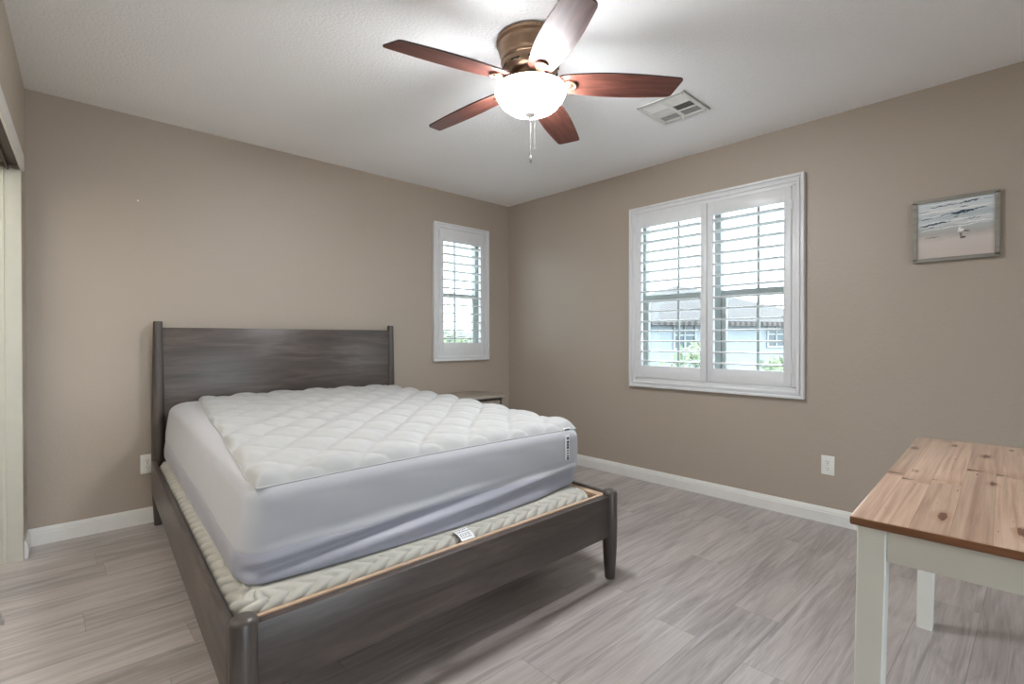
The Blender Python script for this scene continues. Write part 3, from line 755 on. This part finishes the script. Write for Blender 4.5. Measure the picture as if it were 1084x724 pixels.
# blades
def blade_outline():
    L0, L1 = .118, .648
    up, dn = [], []
    for k in range(41):
        s = k / 40; x = L0 + (L1 - L0) * s
        w_ = .047 + .021 * math.sin(math.pi * min(1, s * 1.0) ** .85) + .010 * s
        if s < .07: w_ *= .55 + .45 * math.sqrt(1 - (1 - s / .07) ** 2)
        up.append((x, w_)); dn.append((x, -w_))
    # slanted tip with rounded corners
    tip = []
    xa, wa = L1, up[-1][1]
    r_ = .016
    tip_top = (xa - .022, wa); tip_bot = (xa + .012, -wa)
    d = Vector((tip_bot[0] - tip_top[0], tip_bot[1] - tip_top[1])).normalized()
    def arc(c0, c1, c2, n=6):
        return [((1 - t) ** 2 * c0[0] + 2 * t * (1 - t) * c1[0] + t * t * c2[0], (1 - t) ** 2 * c0[1] + 2 * t * (1 - t) * c1[1] + t * t * c2[1]) for t in [q / n for q in range(n + 1)]]
    up = [p for p in up if p[0] < tip_top[0] - r_]; dn = [p for p in dn if p[0] < tip_bot[0] - r_]
    tip += arc(up[-1], tip_top, (tip_top[0] + d.x * r_, tip_top[1] + d.y * r_))
    tip += arc((tip_bot[0] - d.x * r_, tip_bot[1] - d.y * r_), tip_bot, dn[-1])
    return up[:-1] + tip + dn[:-1][::-1]
OUT = blade_outline()
PH = [168.55, 97.2, 24.55, -47.45, -119.45]
DZ = [.010, .0, .0, -.014, .0]
for k in range(5):
    Mr = Matrix.Translation(FC + Vector((0, 0, FZ))) @ Matrix.Rotation(R(PH[k]), 4, 'Z')
    droop = math.atan2(.032 - DZ[k], .648)
    Mb = Mr @ Matrix.Rotation(droop, 4, 'Y') @ Matrix.Rotation(R(-12), 4, 'X')
    th = .0035
    n_ = len(OUT); vs = [(x, y, th) for x, y in OUT] + [(x, y, -th) for x, y in OUT]
    mb = MB().add(vs, [list(range(n_)), list(range(n_, 2 * n_))[::-1]], 0)
    mb.add(vs, [[i, i + n_, (i + 1) % n_ + n_, (i + 1) % n_] for i in range(n_)], 1)
    me_o = build('blade', mb, [M['blade_wood'], M['blade_edge']], None); me_o.parent = fan
    me_o.matrix_local = Matrix.Translation(-Vector((FC.x, FC.y, H))) @ Mb
    ar = MB()
    # arm: flat curved strap from the hub, ending in a round medallion under the blade
    pth = [(.080, .000, .013, .012), (.100, -.004, .012, .012), (.122, -.010, .011, .013), (.140, -.012, .013, .012), (.155, -.011, .018, .010)]
    vs = []
    for (x, z, hw, ht) in pth: vs += [(x, -hw, z), (x, hw, z), (x, hw, z - ht * .6), (x, -hw, z - ht * .6)]
    fs = [[4 * q + i, 4 * q + (i + 1) % 4, 4 * q + 4 + (i + 1) % 4, 4 * q + 4 + i] for q in range(len(pth) - 1) for i in range(4)] + [[3, 2, 1, 0], [4 * (len(pth) - 1) + i for i in range(4)]]
    ar.add(vs, fs, 0, True)
    ar.lathe([(0, -.0037), (.026, -.0037), (.029, -.006), (.029, -.011), (.026, -.0135), (.021, -.0128), (.018, -.0105), (.010, -.0105), (.008, -.0145), (0, -.0155)], 32, (.178, 0, 0))
    ao = build('blade_arm', ar, M['bronze'], None); ao.parent = me_o
    ao['label'] = 'bronze blade bracket with round medallion'

# ------------------------------------------------------------------ ceiling vent
VX0, VX1, VY0, VY1 = 2.510, 2.815, 1.328, 1.620
vent = thing('ceiling_vent', ((VX0 + VX1) / 2, (VY0 + VY1) / 2, H), 'square white ceiling air register with six louver banks beside the fan', 'air vent')
zt, zb = H - .0003, H - .010
cols = [(VY0 + .028, (VY0 + VY1) / 2 - .010), ((VY0 + VY1) / 2 + .010, VY1 - .028)]
rowsx = [(VX0 + .035, VX0 + .105), (VX0 + .120, VX0 + .186), (VX0 + .201, VX0 + .270)]
mb = MB(); A = sorted({VX0, VX1, *[q for r_ in rowsx for q in r_]}); Bc = sorted({VY0, VY1, *[q for r_ in cols for q in r_]})
for i in range(len(A) - 1):
    for j in range(len(Bc) - 1):
        ca, cb_ = (A[i] + A[i + 1]) / 2, (Bc[j] + Bc[j + 1]) / 2
        if any(r_[0] < ca < r_[1] for r_ in rowsx) and any(c_[0] < cb_ < c_[1] for c_ in cols): continue
        mb.box(A[i], A[i + 1], Bc[j], Bc[j + 1], zb, zb + .003)
for (a, b, c, d) in ((VX0, VX0 + .004, VY0, VY1), (VX1 - .004, VX1, VY0, VY1), (VX0, VX1, VY0, VY0 + .004), (VX0, VX1, VY1 - .004, VY1)): mb.box(a, b, c, d, zb, zt)
build('face_frame', mb, M['white_trim'], vent)
mb = MB(); mb.box(VX0 + .02, VX1 - .02, VY0 + .02, VY1 - .02, zt - .001, zt); build('duct_opening', mb, M['slot'], vent)
for i, (a, b) in enumerate(rowsx):
    for j, (c, d) in enumerate(cols):
        mb = MB(); nsl = 9
        lean = .5 if (i == 1 and j == 0) else -.55 if i != 1 else -.4
        for q in range(nsl):
            y = c + (d - c) * (q + .5) / nsl if i == 1 else 0
            if i == 1:
                Mx = Matrix.Translation(((a + b) / 2, y, zb + .0042)) @ Matrix.Rotation(lean * 1.3, 4, 'X'); mb.box(-(b - a) / 2, (b - a) / 2, -.0055, .0055, -.0005, .0005, 0, 0, Mx)
            else:
                x = a + (b - a) * (q + .5) / nsl
                Mx = Matrix.Translation((x, (c + d) / 2, zb + .0040)) @ Matrix.Rotation((.5 if i == 0 else -.5), 4, 'Y'); mb.box(-.0042, .0042, -(d - c) / 2, (d - c) / 2, -.0005, .0005, 0, 0, Mx)
        build('louver_bank', mb, M['white_trim'], vent)
mb = MB(); mb.box(VX1 - .040, VX1 - .034, (VY0 + VY1) / 2 - .004, (VY0 + VY1) / 2 + .004, zb - .022, zb + .001, .001); build('lever', mb, M['white_trim'], vent)
for x in (VX0 + .02, VX1 - .02):
    for y in (VY0 + .02, VY1 - .02):
        mb = MB(); mb.lathe([(0, zb + .001), (.0035, zb + .0005), (.003, zb - .0012), (0, zb - .0018)], 12, (x, y, 0))
        build('screw', mb, M['nickel'], vent)

# ------------------------------------------------------------------ outlets
def outlet(F, a, z, loc, label):
    root = thing('wall_outlet', loc, label, 'power outlet', 'white duplex outlets low on the walls')
    mb = MB(); mb.box(a - .035, a + .035, -.0055, -.0003, z - .0575, z + .0575, .0025); build('cover_plate', mb.map(F), M['plastic'], root)
    for zz in (z + .0195, z - .0195):
        bmx = MB(); bm = bmesh.new(); bmesh.ops.create_circle(bm, cap_ends=True, radius=.0172, segments=28)
        for v in bm.verts: v.co.y = max(-.0145, min(.0145, v.co.y))
        r_ = bmesh.ops.extrude_face_region(bm, geom=bm.faces[:])
        for e in r_['geom']:
            if isinstance(e, bmesh.types.BMVert): e.co.z += .003
        bmx.bm(bm, 0, Matrix.Translation((a, -.0050, zz)) @ Matrix.Rotation(R(90), 4, 'X'))
        rc = build('receptacle', bmx.map(F), M['plastic'], root)
        sl = MB()
        for dx, hh in ((-.0065, .0042), (.0065, .0034)): sl.box(a + dx - .0011, a + dx + .0011, -.0084, -.0078, zz + .004 - hh, zz + .004 + hh)
        sl.lathe([(0, 0), (.0026, 0), (.0026, .0006), (0, .0006)], 14, M4=Matrix.Translation((a, -.0078, zz - .0075)) @ Matrix.Rotation(R(90), 4, 'X'))
        build('slots', sl.map(F), M['slot'], rc)
    sm = MB(); sm.lathe([(0, 0), (.003, 0), (.0024, .0014), (0, .0018)], 12, M4=Matrix.Translation((a, -.0054, z)) @ Matrix.Rotation(R(90), 4, 'X')); build('screw', sm.map(F), M['nickel'], root)
outlet(Fx(XR), .893, .348, (XR, .893, .348), 'white outlet on the wall below the wide shutter, left of the table')
outlet(Fy(YB), .462, .356, (.462, YB, .356), 'white outlet partly hidden behind the left headboard post')

nl = build('nail', MB().lathe([(0, 0), (.0016, 0), (.0016, -.010), (.0045, -.0105), (.0045, -.0125), (0, -.0135)], 12, M4=Matrix.Translation((.422, YB, 1.935)) @ Matrix.Rotation(R(-90), 4, 'X')), M['tag'], None, origin=(.422, YB, 1.935))
tag(nl, 'tiny pale nail alone on the tan wall above the left headboard post', 'nail')
# ------------------------------------------------------------------ framed picture
PY0, PY1, PZ0, PZ1 = .155, .491, 1.512, 1.842
pic = thing('framed_picture', (XR, .323, 1.512), 'small grey framed beach watercolour with a gull, high on the right wall', 'picture')
mb = MB(); fw = .019
for (a, b, c, d) in ((PY0, PY1, PZ1 - fw, PZ1), (PY0, PY1, PZ0, PZ0 + fw)): mb.box(XR - .026, XR - .0006, a, b, c, d, .0015)
for (a, b) in ((PY0, PY0 + fw), (PY1 - fw, PY1)): mb.box(XR - .026, XR - .0006, a, b, PZ0 + fw * .5, PZ1 - fw * .5, .0015)
build('frame', mb, M['frame_grey'], pic)
px = XR - .019
mb = MB(); mb.box(px, px + .006, PY0 + fw - .003, PY1 - fw + .003, PZ0 + fw - .003, PZ1 - fw + .003)
art = build('print', mb, M['sea'], pic, origin=(px, PY0 + fw, PZ0 + fw))
IW, IH = PY1 - PY0 - 2 * fw, PZ1 - PZ0 - 2 * fw
mb = MB()
def A2(s, t): return (PY1 - fw - s * IW, PZ0 + fw + t * IH)     # s: left to right as seen, t: bottom to top
def brush(s0, s1, t0, t1, th, mi, lift=.0006, seed=0):
    rr = random.Random(seed); n = 26; top, bot = [], []
    for k in range(n + 1):
        f = k / n; s = s0 + (s1 - s0) * f; t = t0 + (t1 - t0) * f + .006 * math.sin(f * 19 + seed)
        h = th * (math.sin(math.pi * f) ** .5) * rr.uniform(.45, 1.2) + .0005
        top.append(A2(s, t + h)); bot.append(A2(s, t - h * rr.uniform(.2, .8)))
    ol = top + bot[::-1]; m_ = len(ol)
    vs = [(px - lift, y, z) for y, z in ol] + [(px + .0005, y, z) for y, z in ol]
    fs = [[k, k + 1, m_ - 2 - k, m_ - 1 - k] for k in range(n)] + [[i, (i + 1) % m_, (i + 1) % m_ + m_, i + m_] for i in range(m_)]
    mb.add(vs, fs, mi)
for q, a in enumerate([(.02, .98, .95, .97, .012, 1), (.02, .6, .80, .85, .014, 1), (.3, .98, .82, .84, .012, 1), (.02, .98, .62, .66, .014, 1), (.02, .5, .73, .75, .010, 1), (.04, .95, .50, .55, .010, 1), (.5, .98, .57, .58, .012, 1)]): brush(*a, .0004, q)
for q, a in enumerate([(.17, .55, .90, .925, .012, 0), (.55, .82, .915, .95, .018, 0), (.56, .68, .855, .855, .009, 0), (.30, .92, .745, .80, .020, 0), (.45, .75, .735, .77, .016, 0), (.04, .22, .70, .72, .010, 0), (.02, .46, .575, .63, .018, 0), (.2, .36, .61, .62, .012, 0), (.62, .84, .63, .64, .010, 0), (.16, .24, .545, .545, .008, 0), (.0, .16, .835, .845, .006, 0), (.48, .56, .69, .70, .012, 0), (.86, .97, .95, .94, .006, 0)]): brush(*a, .0008, 20 + q)
for q, a in enumerate([(.60, .70, .435, .42, .012, 2), (.57, .65, .315, .325, .022, 2), (.10, .3, .36, .38, .006, 2)]): brush(*a, .0009, 40 + q)
brush(.54, .625, .44, .445, .042, 1, .0012, 60); brush(.545, .585, .475, .485, .030, 1, .0014, 61)
for s in (.572, .592): brush(s - .004, s + .004, .37, .37, .05, 2, .0010, 70)
build('brush_strokes', mb, [M['stroke'], M['foam'], M['bird_dark']], art)

# ------------------------------------------------------------------ small floor guide at the closet
gd = thing('door_guide', (-.135, 2.79, 0), 'small grey floor guide at the closet threshold, left edge', 'door guide')
mb = MB(); mb.box(-.165, -.112, 2.765, 2.815, 0, .004, .001); build('base_plate', mb, M['rubber'], gd)
for x in (-.127, -.157): build('fin', MB().box(x, x + .007, 2.768, 2.812, .004, .030, .001), M['rubber'], gd)

# ------------------------------------------------------------------ outside: ground, houses, shrubs
struct('ground', MB().box(-60, 120, -60, 120, -3.2, -3.05), M['gravel'], 'pale ground outside')
def dirpx(u): # unit floor direction for a column of the view, in depth units
    l = (u - 542) / 530.3; F = Vector((math.sin(yaw), math.cos(yaw), 0)); Rr = Vector((math.cos(yaw), -math.sin(yaw), 0)); return F + Rr * l
def house(name, A, Bp, depth, ez, ridge, label, mat, wins):
    """A, Bp: ends of the facade at eave level (ground plan), depth away from the viewer"""
    d = (Bp - A); L = d.length; d.normalize(); n = Vector((-d.y, d.x, 0)); 
    if n.dot(A) < 0: n = -n
    o = thing(name, (A.x, A.y, -3.05), label, 'house')
    def P(a, b, z): return A + d * a + n * b + Vector((0, 0, z - A.z))
    def bx(mb, a0, a1, b0, b1, z0, z1):
        vs = [P(a, b, z) for z in (z0, z1) for (a, b) in ((a0, b0), (a1, b0), (a1, b1), (a0, b1))]
        mb.add(vs, [[0, 3, 2, 1], [4, 5, 6, 7], [0, 1, 5, 4], [1, 2, 6, 5], [2, 3, 7, 6], [3, 0, 4, 7]])
    mb = MB(); bx(mb, 0, L, 0, depth, -3.05, ez); build('wall', mb, mat, o)
    mb = MB(); oh = .5; h = depth / 2
    vs = [P(-oh, -oh, ez - .1), P(L + oh, -oh, ez - .1), P(L + oh, depth + oh, ez - .1), P(-oh, depth + oh, ez - .1), P(h, h, ridge), P(L - h, h, ridge)]
    vs += [p + Vector((0, 0, -.18)) for p in vs[:4]]
    mb.add(vs, [[0, 1, 5, 4], [1, 2, 5], [2, 3, 4, 5], [3, 0, 4], [6, 7, 1, 0], [7, 8, 2, 1], [8, 9, 3, 2], [9, 6, 0, 3], [9, 8, 7, 6]]); build('roof', mb, M['roof'], o)
    for (a, z0, w_, h_) in wins:
        mb = MB(); bx(mb, a - .08, a + w_ + .08, -.06, .01, z0 - .08, z0); bx(mb, a - .08, a + w_ + .08, -.06, .01, z0 + h_, z0 + h_ + .08)
        bx(mb, a - .08, a, -.06, .01, z0, z0 + h_); bx(mb, a + w_, a + w_ + .08, -.06, .01, z0, z0 + h_); bx(mb, a + w_ / 2 - .03, a + w_ / 2 + .03, -.05, .01, z0, z0 + h_); bx(mb, a, a + w_, -.05, .01, z0 + h_ / 2 - .03, z0 + h_ / 2 + .03)
        f = build('window', mb, M['house_trim'], o)
        mb = MB(); bx(mb, a, a + w_, -.02, -.005, z0, z0 + h_); build('pane', mb, M['house_glass'], f)
    return o
A_ = dirpx(697) * 19.2; B_ = dirpx(880) * 22.6
house('house', A_, B_, 9.0, 1.90, 3.75, 'grey blue stucco house with hipped tile roof seen through the wide shutter', M['stucco'], [(.75, .75, .95, 1.0), (2.35, .8, .8, .9), (5.6, .8, .9, 1.0)])
A_ = Vector((3.5, 26, 0)); B_ = Vector((22, 25, 0))
house('house', A_, B_, 9.0, 1.35, 2.0, 'pale stucco house seen through the narrow shutter', M['stucco_pale'], [(3, .1, 1.0, 1.0), (8, .1, 1.2, 1.0)])
def shrub(x, y, ztop, rad, seed, label):
    rr = random.Random(seed); o = thing('tree', (x, y, -3.05), label, 'tree', None)
    mb = MB()
    for k in range(700):
        a, b = rr.uniform(0, 2 * math.pi), math.acos(rr.uniform(-1, 1)); q = rad * rr.uniform(.55, 1.0)
        c = Vector((x + q * math.sin(b) * math.cos(a), y + q * math.sin(b) * math.sin(a), ztop - rad + q * math.cos(b) * 1.1))
        e1 = Vector((rr.uniform(-1, 1), rr.uniform(-1, 1), rr.uniform(-1, 1))).normalized(); e2 = e1.orthogonal().normalized(); s = rr.uniform(.09, .17)
        mb.add([c - e1 * s, c + e2 * s * .45, c + e1 * s, c - e2 * s * .45], [[0, 1, 2, 3]])
    build('foliage', mb, M['leaf'], o, fix=False)
    mb = MB(); mb.tube([(x, y, -3.06), (x + .1, y, (ztop - rad - 3.05) / 2), (x, y, ztop - rad * .6)], [.12, .09, .04], 8); build('trunk', mb, M['bark'], o)
p = dirpx(738) * 14; shrub(p.x, p.y, .95, 1.0, 1, 'leafy tree left of centre seen through the left shutter panel')
p = dirpx(690) * 12.5; shrub(p.x, p.y, .45, .8, 2, 'low leafy tree at the far left seen through the left shutter panel')
p = dirpx(824) * 13; shrub(p.x, p.y, .62, .7, 3, 'low leafy tree seen through the right shutter panel')
p = dirpx(478) * 16; shrub(p.x, p.y, 1.35, 1.1, 4, 'leafy tree seen through the narrow shutter')
